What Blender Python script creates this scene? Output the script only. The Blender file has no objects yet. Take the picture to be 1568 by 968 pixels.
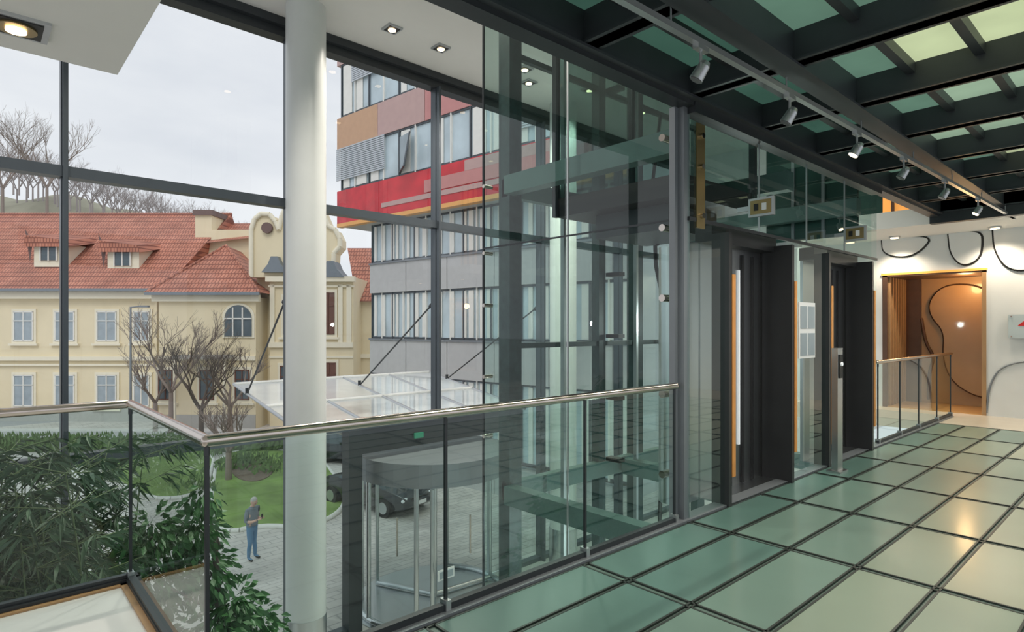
import bpy, math, random
from mathutils import Vector, Matrix
random.seed(7)
sc = bpy.context.scene
FX, FY = .678, .735        # camera forward in building axes
EYE = 1.55
try:
    sc.view_settings.view_transform = 'Standard'
    sc.view_settings.look = 'None'
    sc.view_settings.exposure = .12
    sc.cycles.transparent_max_bounces = 32
    sc.cycles.max_bounces = 10
except Exception: pass

# ------------------------------------------------------------ materials
M = {}
def pm(name, col, rough=.5, metal=0, emit=0, ecol=None, alpha=1, var=.08, vs=4, coat=0, bump=0, spec=.5, crough=.05):
    m = bpy.data.materials.new(name); m.use_nodes = True
    nt = m.node_tree; b = nt.nodes['Principled BSDF']
    tc = nt.nodes.new('ShaderNodeTexCoord')
    nz = nt.nodes.new('ShaderNodeTexNoise'); nz.inputs['Scale'].default_value = vs; nz.inputs['Detail'].default_value = 3
    nt.links.new(tc.outputs['Object'], nz.inputs['Vector'])
    mx = nt.nodes.new('ShaderNodeMix'); mx.data_type = 'RGBA'
    mx.inputs[6].default_value = (*[max(0, c*(1-var)) for c in col], 1)
    mx.inputs[7].default_value = (*[min(1, c*(1+var)) for c in col], 1)
    nt.links.new(nz.outputs['Fac'], mx.inputs[0]); nt.links.new(mx.outputs[2], b.inputs['Base Color'])
    b.inputs['Roughness'].default_value = rough; b.inputs['Metallic'].default_value = metal
    b.inputs['Specular IOR Level'].default_value = spec
    b.inputs['Coat Weight'].default_value = coat; b.inputs['Coat Roughness'].default_value = crough
    b.inputs['Alpha'].default_value = alpha
    if emit:
        b.inputs['Emission Strength'].default_value = emit
        if ecol: b.inputs['Emission Color'].default_value = (*ecol, 1)
        else: nt.links.new(mx.outputs[2], b.inputs['Emission Color'])
    if bump:
        bp = nt.nodes.new('ShaderNodeBump'); bp.inputs['Strength'].default_value = bump
        nt.links.new(nz.outputs['Fac'], bp.inputs['Height']); nt.links.new(bp.outputs[0], b.inputs['Normal'])
    M[name] = m; return m
def glass(name, tint, refl=.55, base=.025, gl=(1,1,1)):
    m = bpy.data.materials.new(name); m.use_nodes = True; nt = m.node_tree; nt.nodes.clear()
    o = nt.nodes.new('ShaderNodeOutputMaterial'); t = nt.nodes.new('ShaderNodeBsdfTransparent'); g = nt.nodes.new('ShaderNodeBsdfGlossy')
    x = nt.nodes.new('ShaderNodeMixShader')
    t.inputs[0].default_value = (*tint, 1); g.inputs['Color'].default_value = (*gl, 1); g.inputs['Roughness'].default_value = 0
    lw = nt.nodes.new('ShaderNodeLayerWeight'); lw.inputs[0].default_value = .5
    pw = nt.nodes.new('ShaderNodeMath'); pw.operation='POWER'; pw.inputs[1].default_value = 2.6
    ma = nt.nodes.new('ShaderNodeMath'); ma.operation='MULTIPLY_ADD'; ma.inputs[1].default_value = refl; ma.inputs[2].default_value=base
    nt.links.new(lw.outputs['Facing'], pw.inputs[0]); nt.links.new(pw.outputs[0], ma.inputs[0])
    nt.links.new(ma.outputs[0], x.inputs[0]); nt.links.new(t.outputs[0], x.inputs[1]); nt.links.new(g.outputs[0], x.inputs[2])
    nt.links.new(x.outputs[0], o.inputs[0]); M[name] = m; return m
def brickmat(name, c1, c2, cm, scale, bw=.5, rh=.25, ms=.02, rough=.6, swz=False):
    m = pm(name, c1, rough); nt = m.node_tree; b = nt.nodes['Principled BSDF']
    br = nt.nodes.new('ShaderNodeTexBrick'); tc = nt.nodes.new('ShaderNodeTexCoord')
    br.inputs['Color1'].default_value=(*c1,1); br.inputs['Color2'].default_value=(*c2,1); br.inputs['Mortar'].default_value=(*cm,1)
    br.inputs['Scale'].default_value=scale; br.inputs['Mortar Size'].default_value=ms
    br.inputs['Brick Width'].default_value=bw; br.inputs['Row Height'].default_value=rh
    if swz:
        s = nt.nodes.new('ShaderNodeSeparateXYZ'); c = nt.nodes.new('ShaderNodeCombineXYZ')
        a = nt.nodes.new('ShaderNodeMath'); a.operation='SUBTRACT'
        nt.links.new(tc.outputs['Object'], s.inputs[0]); nt.links.new(s.outputs[0], a.inputs[0]); nt.links.new(s.outputs[1], a.inputs[1])
        nt.links.new(a.outputs[0], c.inputs[0]); nt.links.new(s.outputs[2], c.inputs[1]); nt.links.new(c.outputs[0], br.inputs['Vector'])
    else: nt.links.new(tc.outputs['Object'], br.inputs['Vector'])
    nz = nt.nodes.new('ShaderNodeTexNoise'); nz.inputs['Scale'].default_value=.7; nz.inputs['Detail'].default_value=4
    nt.links.new(tc.outputs['Object'], nz.inputs['Vector'])
    mr = nt.nodes.new('ShaderNodeMapRange'); mr.inputs['From Min'].default_value=.3; mr.inputs['From Max'].default_value=.7; mr.inputs['To Min'].default_value=.78; mr.inputs['To Max'].default_value=1.15
    mu = nt.nodes.new('ShaderNodeVectorMath'); mu.operation='SCALE'
    nt.links.new(nz.outputs['Fac'], mr.inputs['Value']); nt.links.new(br.outputs['Color'], mu.inputs[0]); nt.links.new(mr.outputs[0], mu.inputs['Scale'])
    nt.links.new(mu.outputs[0], b.inputs['Base Color'])
    bp = nt.nodes.new('ShaderNodeBump'); bp.inputs['Strength'].default_value=.3; nt.links.new(br.outputs['Fac'], bp.inputs['Height']); bp.invert=True
    nt.links.new(bp.outputs[0], b.inputs['Normal'])
    return m

pm('white_paint', (.72,.73,.72), .45, var=.03)
pm('column_paint', (.62,.65,.64), .35, var=.04)
pm('soffit_white', (.80,.79,.76), .6, var=.02)
pm('dark_steel', (.035,.04,.045), .4, .2, var=.15)
pm('ceiling_steel', (.048,.055,.062), .45, .2, var=.15)
pm('mullion', (.07,.085,.10), .35, .4, var=.1)
pm('grey_steel', (.22,.24,.26), .45, .4)
pm('post_dark', (.05,.055,.06), .35, .5)
pm('lift_column', (.022,.045,.045), .45, .1, var=.6, vs=14)
pm('lift_beam', (.09,.15,.14), .4, .2, var=.2)
pm('lift_panel', (.03,.07,.06), .12, .2, var=.5, vs=1.2)
pm('chrome', (.58,.52,.47), .16, 1, var=.06)
pm('brushed', (.55,.57,.58), .28, 1, var=.1, vs=2)
pm('silver', (.50,.52,.53), .35, .8)
pm('jamb_dark', (.028,.028,.03), .35, var=.2)
pm('wood_strip', (.75,.32,.08), .4, var=.2, vs=9)
pm('wood_edge', (.45,.26,.12), .4, var=.2, vs=9)
pm('lift_light', (.9,.95,1), .4, emit=.3)
pm('notice', (.85,.86,.86), .5, var=.03)
pm('black', (.01,.01,.01), .5)
pm('brass', (.32,.24,.11), .35, .8)
pm('floor_white', (.74,.72,.70), .25, var=.04)
pm('floor_far', (.66,.58,.48), .25, var=.05)
pm('lobby_floor', (.50,.50,.48), .25, var=.1, vs=2)
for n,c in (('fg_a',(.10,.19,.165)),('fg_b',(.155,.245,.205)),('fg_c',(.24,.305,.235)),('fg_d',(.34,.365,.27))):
    pm(n, c, .36, var=.18, vs=1.1, coat=.45, crough=.16)  # green-to-cream tints put the warm light on one side into the colour
pm('fg_joint', (.14,.20,.175), .3)
pm('frame_floor', (.04,.05,.045), .4, .3)
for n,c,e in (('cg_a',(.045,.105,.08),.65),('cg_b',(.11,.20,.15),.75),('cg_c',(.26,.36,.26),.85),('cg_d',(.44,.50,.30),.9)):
    pm(n, c, .2, emit=e, var=.35, vs=1.2)  # emission stands in for light coming through from the floor above
glass('rail_glass', (.77,.90,.87), .55, .035)
glass('shaft_glass', (.82,.93,.90), .5, .04)
glass('facade_glass', (.94,.965,.97), .45, .03)
glass('car_glass_dark', (.42,.52,.50), .5, .05)
glass('door_glass', (.92,.96,.95), .25, .02)
pm('canopy_frit', (.78,.83,.85), .12, alpha=.55)
pm('downlight', (1,.8,.5), .3, emit=6, ecol=(1,.72,.42))
pm('spot_lens', (1,.85,.6), .3, emit=8, ecol=(1,.80,.5))
pm('lens_off', (.12,.12,.12), .2)
pm('cream', (.79,.69,.48), .8, var=.10, vs=.6)
pm('cream_trim', (.84,.78,.62), .8, var=.03)
pm('grey_plinth', (.45,.44,.41), .8)
brickmat('roof_tile', (.48,.185,.12), (.57,.245,.165), (.24,.085,.06), 1, .30, .34, .04, .7, True)
pm('roof_dark', (.16,.10,.09), .7)
pm('lead', (.20,.23,.26), .5, .3)
pm('win_dark', (.10,.13,.15), .08, var=.3, vs=.6)
pm('win_frame', (.80,.79,.74), .5)
pm('win_brown', (.16,.07,.05), .5)
pm('curtain', (.34,.40,.44), .6, var=.25, vs=2)
pm('red_panel', (.60,.02,.035), .10, var=.45, vs=1.5)
pm('pink_panel', (.50,.33,.31), .4, var=.1)
pm('orange_panel', (.55,.33,.20), .4, var=.1)
pm('rose_panel', (.54,.23,.22), .3, var=.1)
pm('yellow_edge', (.80,.40,.12), .4)
pm('concrete', (.50,.50,.50), .7, var=.08)
pm('blue_glass', (.50,.60,.65), .2, var=.4, vs=.8)
pm('louver', (.50,.54,.58), .4)
brickmat('paving', (.58,.55,.52), (.64,.61,.58), (.44,.42,.40), 1, .6, .3, .02, .8)
pm('asphalt', (.42,.42,.43), .85, var=.08)
pm('kerb', (.66,.65,.62), .8)
pm('grass', (.17,.26,.07), .9, var=.7, vs=.8, bump=.6)
pm('mulch', (.16,.12,.09), .95, var=.4, vs=8, bump=.5)
pm('hill', (.32,.31,.23), .95, var=.4, vs=.25, bump=.3)
pm('hedge', (.10,.16,.055), .9, var=.6, vs=7, bump=.6)
pm('bark', (.11,.085,.07), .9, var=.25)
pm('twig', (.25,.20,.17), .9)
pm('far_twig', (.36,.32,.31), .9)
pm('leaf_bamboo', (.05,.10,.05), .45, var=.7, vs=5)
pm('leaf_green', (.055,.16,.05), .4, var=.6, vs=4)
pm('culm', (.12,.17,.07), .5)
pm('planter', (.10,.10,.10), .6)
pm('soil', (.06,.045,.035), .95)
pm('car_paint', (.02,.025,.035), .15, .3, coat=1)
pm('car_window', (.05,.07,.08), .05)
pm('tyre', (.015,.015,.015), .8)
pm('headlight', (.8,.82,.85), .1)
pm('plate', (.8,.8,.8), .5)
pm('skin', (.66,.42,.33), .55); pm('hair', (.50,.48,.46), .8); pm('shirt', (.20,.23,.27), .8); pm('jeans', (.12,.24,.40), .85); pm('shoe', (.03,.03,.03), .6)
pm('eye', (.05,.04,.04), .3); pm('lip', (.45,.2,.18), .5)
pm('wood_door', (.38,.22,.10), .35, var=.12, vs=3, coat=.3)
pm('wood_dark', (.10,.05,.03), .4, var=.3, vs=6)
pm('amber', (.8,.35,.08), .4, emit=.6)
pm('wood_floor', (.52,.28,.10), .3)
pm('red_text', (.6,.02,.02), .5)
pm('sign_glass', (.52,.60,.62), .12)
pm('green_sign', (.03,.20,.12), .4, emit=.2)

# ------------------------------------------------------------ mesh builder
def skew(p): return (p[0], p[1]-.025*p[0], p[2])
def camf(p): # lateral r, depth d, z  (frame of the old street across the garden)
    r,d,z=p; return (FX*d+FY*r, FY*d-FX*r, z)
def wing(p): # s along, w into building
    s,w,z=p; return (12.88+.132*s+.991*w, 26.2-.991*s+.132*w, z)
class MB:
    def __init__(s, xf=None): s.v=[]; s.f=[]; s.m=[]; s.sm=[]; s.mats=[]; s.xf=xf
    def mi(s,n):
        if n not in s.mats: s.mats.append(n)
        return s.mats.index(n)
    def add(s, vs, fs, m, smooth=False):
        o=len(s.v); s.v += [tuple(x) for x in vs]; k=s.mi(m)
        for f in fs: s.f.append(tuple(i+o for i in f)); s.m.append(k); s.sm.append(smooth)
    def box(s,x0,x1,y0,y1,z0,z1,m):
        vs=[(x,y,z) for z in (z0,z1) for y in (y0,y1) for x in (x0,x1)]
        s.add(vs,[(0,2,3,1),(4,5,7,6),(0,1,5,4),(2,6,7,3),(0,4,6,2),(1,3,7,5)],m)
    def quad(s,pts,m): s.add(pts,[tuple(range(len(pts)))],m)
    def cyl(s,p0,p1,r0,m,r1=None,n=12,cap=True,smooth=True):
        if r1 is None: r1=r0
        a=Vector(p0); b=Vector(p1); d=(b-a)
        if d.length<1e-6: return
        d.normalize(); t=Vector((0,0,1)) if abs(d.z)<.9 else Vector((1,0,0))
        e1=d.cross(t).normalized(); e2=d.cross(e1)
        vs=[]
        for c,r in ((a,r0),(b,r1)):
            for i in range(n):
                an=2*math.pi*i/n; vs.append(c+e1*math.cos(an)*r+e2*math.sin(an)*r)
        s.add(vs,[(i,(i+1)%n,n+(i+1)%n,n+i) for i in range(n)],m,smooth)
        if cap: s.add(vs[:n],[tuple(range(n))[::-1]],m); s.add(vs[n:],[tuple(range(n))],m)
    def tube(s,pts,r,m,n=8):
        for a,b in zip(pts[:-1],pts[1:]): s.cyl(a,b,r,m,n=n)
        for p in pts[1:-1]: s.sph(p,r,m,8,6)
    def sph(s,c,r,m,n=12,k=8,sc=(1,1,1)):
        vs=[];fs=[]
        for j in range(k+1):
            ph=math.pi*j/k
            for i in range(n):
                a=2*math.pi*i/n
                vs.append((c[0]+r*sc[0]*math.sin(ph)*math.cos(a),c[1]+r*sc[1]*math.sin(ph)*math.sin(a),c[2]+r*sc[2]*math.cos(ph)))
        for j in range(k):
            for i in range(n): fs.append((j*n+i,j*n+(i+1)%n,(j+1)*n+(i+1)%n,(j+1)*n+i))
        s.add(vs,fs,m,True)
    def prism(s,poly,vec,m,cap=True):
        n=len(poly); v=Vector(vec); vs=[Vector(p) for p in poly]; vs+= [p+v for p in vs]
        fs=[(i,(i+1)%n,n+(i+1)%n,n+i) for i in range(n)]
        if cap: fs+=[tuple(range(n))[::-1],tuple(range(n,2*n))]
        s.add(vs,fs,m)
    def build(s,name,parent=None,normals=True):
        vs=[Vector(s.xf(p) if s.xf else p) for p in s.v]
        x0=min(p.x for p in vs);x1=max(p.x for p in vs);y0=min(p.y for p in vs);y1=max(p.y for p in vs);z0=min(p.z for p in vs)
        o=Vector(((x0+x1)/2,(y0+y1)/2,z0))
        me=bpy.data.meshes.new(name); me.from_pydata([p-o for p in vs],[],s.f)
        for n in s.mats: me.materials.append(M[n])
        me.polygons.foreach_set('material_index',s.m); me.polygons.foreach_set('use_smooth',s.sm)
        me.update()
        ob=bpy.data.objects.new(name,me); ob.location=o; sc.collection.objects.link(ob)
        if parent: ob.parent=parent; ob.matrix_parent_inverse=Matrix.Translation(-parent.location)
        return ob

LB=-3.9   # lobby floor
GR=-4.9   # garden level
CZ=6.55   # lobby ceiling
FV=9.7    # facade plane
# ------------------------------------------------------------ terrain
b=MB()
b.quad([(-60,9.9,LB-.02),(60,9.9,LB-.02),(60,11,LB-.02),(-60,11,LB-.02)],'paving')
b.quad([(-60,11,LB-.02),(60,11,LB-.02),(60,16.5,GR),(-60,16.5,GR)],'paving')
b.quad([(-60,16.5,GR),(60,16.5,GR),(60,50,GR),(-60,50,GR)],'paving')
b.quad([(-200,50,GR),(200,50,GR),(200,260,GR),(-200,260,GR)],'asphalt')
b.build('ground')
K=(EYE-GR)*900
def G(sx,sy,dz=0):
    d=K/(sy-500); r=(sx-784)*d/900; return (r,d,GR+dz)
def lawn(pts,name,mat='grass',kerb=True,h=.08):
    b=MB(camf); P=[Vector(G(*p)) for p in pts]
    for _ in range(2):
        Q=[]
        for i in range(len(P)):
            a=P[i]; c=P[(i+1)%len(P)]; Q+= [a*.75+c*.25, a*.25+c*.75]
        P=Q
    b.prism(P,(0,0,h),mat)
    n=len(P)
    if kerb:
        for i in range(n): b.cyl(P[i]+Vector((0,0,.04)),P[(i+1)%n]+Vector((0,0,.04)),.09,'kerb',n=6)
    return b
lawn([(150,716),(240,690),(330,690),(320,740),(290,765),(215,765)],'lawn').build('lawn')
lb=lawn([(335,692),(430,690),(490,700),(528,752),(526,785),(470,812),(400,806),(345,820),(318,790)],'lawn')
lb2=lawn([(350,712),(400,706),(425,722),(400,742),(360,738)],'m','mulch',False,.11)
lb.add(lb2.v,lb2.f,'mulch'); lb.build('lawn')
b=MB(camf)
b.quad([(-50,31.5,GR+.02),(-8,31.5,GR+.02),(-8,36,GR+.02),(-50,36,GR+.02)],'asphalt')
b.box(-50,-8,31.2,31.5,GR,GR+.15,'kerb'); b.box(-50,-8,36,36.3,GR,GR+.15,'kerb')
b.build('road')
b=MB(camf); rnd=random.Random(21)
for i in range(72):
    x=-30+i*.33; b.sph((x,30.4+rnd.uniform(-.2,.2),GR+.3),.42,'hedge',8,5,(.9,.8,rnd.uniform(.8,1.3)))
    for k in range(22):
        p=Vector((x+rnd.uniform(-.3,.3),30.0+rnd.uniform(-.2,.3),GR+rnd.uniform(.2,.85)))
        b.add([p,p+Vector((.14,0,.1)),p+Vector((.05,0,.28))],[(0,1,2)],'hedge')
b.build('clipped_hedge')
b=MB(camf); rnd=random.Random(33)
for sx,sy in ((352,722),(372,716),(395,712),(410,725),(300,752),(325,700)):
    r,d,z=G(sx,sy); 
    for k in range(70):
        o=Vector((rnd.gauss(0,.4),rnd.gauss(0,.3),abs(rnd.gauss(.15,.2)))); p=Vector((r,d,GR))+o
        b.add([p,p+Vector((rnd.uniform(-.2,.2),0,.15)),p+Vector((rnd.uniform(-.1,.1),.1,.3))],[(0,1,2)],'hedge')
b.build('garden_shrubs')
b=MB(camf)
b.prism([(-22,24.5,GR),(-18.4,24.0,GR),(-14.5,20.5,GR),(-14.3,20.8,GR),(-18.2,24.4,GR),(-21.9,24.9,GR)],(0,0,.7),'kerb')
b.build('garden_wall')

# hill
b=MB(camf); n=40; rows=[]
for j in range(9):
    row=[]
    for i in range(n+1):
        r=-110+i*2.7+0; d=62+j*8
        top=24-max(0,(r+75)*.30); 
        t=min(1,j/5); z=GR+(top-GR)*(t*t*(3-2*t))+math.sin(i*1.3+j)*.6
        row.append((r,d,z))
    rows.append(row)
vs=[p for r in rows for p in r]
b.add(vs,[(j*(n+1)+i,j*(n+1)+i+1,(j+1)*(n+1)+i+1,(j+1)*(n+1)+i) for j in range(8) for i in range(n)],'hill',True)
b.build('wooded_hill')

# ------------------------------------------------------------ bare trees
def tree(b,base,h,spread=.5,depth=5,r=.12,trunk=.3,seed=0,mat='bark',knob=0,up=.25):
    rnd=random.Random(seed)
    def rec(p,d,l,r,k):
        q=p+d*l*.5+Vector((rnd.uniform(-1,1),rnd.uniform(-1,1),0))*l*.05; e=q+(d+Vector((rnd.uniform(-1,1),rnd.uniform(-1,1),0))*.15)*l*.5
        n=6 if k>3 else 4 if k>1 else 3
        b.cyl(p,q,r,mat,r*.85,n=n,cap=False); b.cyl(q,e,r*.85,mat,r*.65,n=n,cap=False)
        if k==0: return
        for i in range(rnd.choice((2,3,3)) if k>1 else 3):
            a=rnd.uniform(0,6.283); s=spread*rnd.uniform(.6,1.3)
            nd=(d+Vector((math.cos(a)*s,math.sin(a)*s,up*rnd.uniform(.2,1)))).normalized()
            rec(e if rnd.random()<.7 else q,nd,l*rnd.uniform(.6,.85),r*.6,k-1)
    p=Vector(base); e=p+Vector((0,0,h*trunk)); b.cyl(p,e,r*1.2,mat,r,n=8,cap=False)
    for i in range(4):
        a=i*1.57+rnd.uniform(-.5,.5)
        rec(e,Vector((math.cos(a)*spread,math.sin(a)*spread,.8)).normalized(),h*.22,r*.7,depth-1)
for i,(sx,d,h) in enumerate(((262,34,8.2),(308,31,6.3),(352,33,6.0),(350,24.5,3.8),(238,36,5.5))):
    b=MB(camf); tree(b,((sx-784)*d/900,d,GR),h,.6,6,.12,.32,i,'twig' if i!=1 else 'bark',up=.5); b.build('bare_tree')
for g in range(2):
    b=MB(camf)
    for i in range(22):
        r=-82+i*1.75+random.uniform(-.8,.8)+g*.5; d=95-g*6
        top=24-max(0,(r+75)*.30)
        tree(b,(r,d,top-2.5),random.uniform(6,9) if i>7 else random.uniform(8,11),.5,5,.11,.25,100+g*50+i,'far_twig')
    b.build('bare_tree_grove')
b=MB(camf); tree(b,((72-784)*80/900,80,14),16,.5,6,.17,.4,77,'twig'); tree(b,((4-784)*80/900,80,14),16,.5,6,.17,.4,78,'twig'); b.build('bare_tree_grove')

# ------------------------------------------------------------ yellow palace building
def win(b,x0,x1,z0,z1,y,fr='win_frame',gl='win_dark',nx=2,nz=2,arch=False):
    b.box(x0-.16,x1+.16,y-.10,y+.02,z0-.18,z1+.18,'cream_trim')
    b.box(x0-.3,x1+.3,y-.22,y,z0-.32,z0-.18,'cream_trim')
    b.box(x0,x1,y-.12,y-.08,z0,z1,gl)
    t=.07
    b.box(x0,x0+t,y-.16,y-.1,z0,z1,fr); b.box(x1-t,x1,y-.16,y-.1,z0,z1,fr); b.box(x0,x1,y-.16,y-.1,z0,z0+t,fr); b.box(x0,x1,y-.16,y-.1,z1-t,z1,fr)
    for i in range(1,nx): x=x0+(x1-x0)*i/nx; b.box(x-t/2,x+t/2,y-.16,y-.1,z0,z1,fr)
    if nz>1: z=z0+(z1-z0)*.68; b.box(x0,x1,y-.16,y-.1,z-t/2,z+t/2,fr)
b=MB(camf); k=.04444
X=lambda s,d=40:(s-784)*d/900
Z=lambda y,d=40:1.55-(y-500)*d/900
b.box(-46,X(240),40,52,GR,Z(447),'cream')
b.box(-46,X(240),39.9,40,GR,GR+.9,'grey_plinth')
b.box(-46,X(240),39.75,40,Z(552),Z(546),'cream_trim')
b.box(-46,X(240),39.8,40,Z(560),Z(557),'cream_trim')
b.box(-46,X(240),39.5,40,Z(458),Z(447),'cream_trim')
for s in (-85,-24,38,101,165,218):
    w=15 if s!=218 else 12
    win(b,X(s-w),X(s+w),Z(522),Z(477),40,gl='curtain'); win(b,X(s-w),X(s+w),Z(622),Z(574),40,gl='curtain')
e=Z(444); rz=10.4
b.add([(-47,39.2,e),(X(262),39.2,e),(X(285),46.5,rz),(-47,46.5,rz),(X(262),54,e),(-47,54,e)],[(0,1,2,3),(3,2,4,5),(1,4,2)],'roof_tile')
b.box(-47,X(240),39.1,39.3,e-.15,e+.05,'lead')
b.cyl((-47,46.5,rz),(X(285),46.5,rz),.16,'roof_tile',n=6)
d=37; wl,wr=X(236,d),X(399,d)
b.box(wl+.3,wr-.3,d,48,GR,Z(455,d),'cream'); b.box(wl,wr,d-.3,d,Z(462,d),Z(452,d),'cream_trim')
b.box(wl+.3,wr-.3,d-.15,d,Z(552,d),Z(545,d),'cream_trim'); b.box(wl+.3,wr-.3,d-.08,d,GR,GR+.9,'grey_plinth')
ez=Z(449,d); ax,ad,az=X(346,40.5),40.5,Z(376,40.5)
b.add([(wl-.2,d-.6,ez),(wr+.2,d-.6,ez),(ax,ad,az),(ax-1.2,48,az),(wl-.2,48,ez),(wr+.2,48,ez)],[(0,1,2),(1,5,3,2),(0,2,3,4)],'roof_tile')
for p in ((wl-.2,d-.6,ez),(wr+.2,d-.6,ez)): b.cyl(p,(ax,ad,az),.10,'roof_tile',n=6)
b.box(wl-.2,wr+.2,d-.7,d-.5,ez-.15,ez+.04,'lead')
cx=X(366,d); aw=.85; z0=Z(515,d); zc=Z(488,d)
pts=[(cx-aw,d-.1,z0),(cx+aw,d-.1,z0)]+[(cx+aw*math.cos(a),d-.1,zc+aw*math.sin(a)) for a in [math.pi*i/12 for i in range(13)]]
b.prism([(p[0]+(p[0]-cx)*.18,p[1],p[2]+(.12 if p[2]>z0 else -.1)) for p in pts],(0,.1,0),'cream_trim')
b.prism([(p[0],p[1]-.05,p[2]) for p in pts],(0,.04,0),'win_dark')
for o in (-.3,.3): b.box(cx+o-.04,cx+o+.04,d-.22,d-.14,z0,zc+.7,'win_frame')
b.box(cx-aw,cx+aw,d-.22,d-.14,zc-.04,zc+.04,'win_frame')
for s in (255,318,372): 
    win(b,X(s-11,d),X(s+11,d),Z(612,d),Z(566,d),d,fr='win_brown')
b.box(X(280,d),X(360,d),d-1.2,d,Z(548,d),Z(543,d),'grey_plinth')
for s in (283,357): b.box(X(s-1.5,d),X(s+1.5,d),d-1.2,d-1.05,GR,Z(548,d),'cream_trim')
for s,y in ((93,385),(203,393)):
    dx=X(s,42); zz=Z(y,42)
    b.box(dx-1.1,dx+1.1,41,45,zz-1.2,zz+.45,'cream_trim'); b.box(dx-.55,dx+.55,40.9,41,zz-.75,zz+.25,'win_dark')
    for o in (-.6,-.04,.52): b.box(dx+o,dx+o+.08,40.85,40.95,zz-.8,zz+.3,'win_frame')
    b.add([(dx-1.5,40.6,zz+.15),(dx+1.5,40.6,zz+.15),(dx+1.2,40.6,zz+.62),(dx-1.4,40.6,zz+.95),(dx+1.2,46,zz+1.6),(dx-1.4,46,zz+1.9),(dx-1.5,46,zz+1.3),(dx+1.5,46,zz+1.3)],[(0,1,2,3),(3,2,4,5),(0,3,5,6),(1,7,4,2)],'roof_tile')
    b.add([(dx-1.3,40.9,zz-.9),(dx-1.9,41.2,zz+1.5),(dx-1.1,40.9,zz+.5)],[(0,1,2)],'roof_dark')
b.box(X(299,44),X(324,44),44,46,6,Z(330,44),'cream'); b.box(X(297,44),X(327,44),43.8,46.2,Z(330,44),Z(322,44),'roof_dark')
b.box(X(324,44),X(392,44),44,47,5,Z(352,44),'cream')
b.add([(X(300,43),43.4,Z(372,43)),(X(392,43),43.4,Z(362,43)),(X(390,45),47,Z(335,45)),(X(325,45),47,Z(335,45))],[(0,1,2,3)],'roof_tile')
palace=b.build('palace_building')
b=MB(camf); d=38
b.box(X(413,d),X(541,d),d,47,GR,Z(424,d),'cream'); b.box(X(385,d),X(415,d),d+.8,47,GR,Z(418,d),'cream')
b.box(X(541,d),X(640,d),d+2,50,GR,Z(458,d+2),'cream')
b.box(X(541,d),X(640,d),d+1.8,d+2,Z(548,d+2),Z(542,d+2),'cream_trim')
b.add([(X(536,d),d+1.6,Z(460,d)),(X(640,d),d+1.6,Z(460,d)),(X(640,46),46,Z(380,46)),(X(532,46),46,Z(380,46))],[(0,1,2,3)],'roof_tile')
out=[(386,425),(386,352),(391,336),(401,328),(414,329),(423,340),(428,352),(433,330),(443,312),(466,303),(489,312),(497,332),(503,346),(514,352),(521,366),(521,378),(512,388),(510,425)]
b.prism([(X(s,d),d-.02,Z(y,d)) for s,y in out],(0,1.4,0),'cream')
for a,c in zip(out[:-1],out[1:]): b.cyl((X(a[0],d),d-.1,Z(a[1],d)),(X(c[0],d),d-.1,Z(c[1],d)),.16,'cream_trim',n=6)
for l,r,y in ((405,444,418),(488,530,425)):
    m=(l+r)/2
    b.prism([(X(l,d),d-.5,Z(y,d)),(X(r,d),d-.5,Z(y,d)),(X(m+10,d),d-.5,Z(y-12,d)),(X(m+5,d),d-.5,Z(y-24,d)),(X(m-5,d),d-.5,Z(y-24,d)),(X(m-10,d),d-.5,Z(y-12,d))],(0,1.5,0),'lead')
b.box(X(410,d),X(545,d),d-.4,d,Z(432,d),Z(424,d),'cream_trim'); b.box(X(412,d),X(543,d),d-.15,d,Z(440,d),Z(437,d),'cream_trim')
b.box(X(413,d),X(541,d),d-.2,d,Z(532,d),Z(524,d),'cream_trim'); b.box(X(413,d),X(541,d),d-.1,d,Z(548,d),Z(545,d),'cream_trim')
for s in (418,484,522,535): b.box(X(s-3.5,d),X(s+3.5,d),d-.15,d,Z(524,d),Z(436,d),'cream_trim')
win(b,X(494,d),X(513,d),Z(512,d),Z(448,d),d,'win_brown','win_brown'); win(b,X(435,d),X(458,d),Z(512,d),Z(455,d),d,'win_brown','win_dark')
win(b,X(494,d),X(515,d),Z(612,d),Z(555,d),d,'win_brown','win_brown'); win(b,X(430,d),X(455,d),Z(612,d),Z(560,d),d,'win_brown','win_dark')
b.cyl((X(411,d),d-.1,Z(350,d)),(X(411,d),d-.3,Z(350,d)),.35,'roof_dark',n=14)
b.build('gable_tower',palace)

# street lamp
b=MB(camf); x=X(200,30.9); b.cyl((x,30.9,GR),(x,30.9,Z(470,31)),.07,'grey_steel',.045,n=8); b.cyl((x,30.9,GR),(x,30.9,GR+.6),.12,'grey_steel',n=8); b.cyl((x,30.9,Z(471,31)),(x+.6,30.9,Z(469,31)),.04,'grey_steel',n=6); b.box(x+.5,x+.95,30.8,31.0,Z(471,31),Z(468,31),'grey_steel'); b.build('street_lamp')

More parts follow.
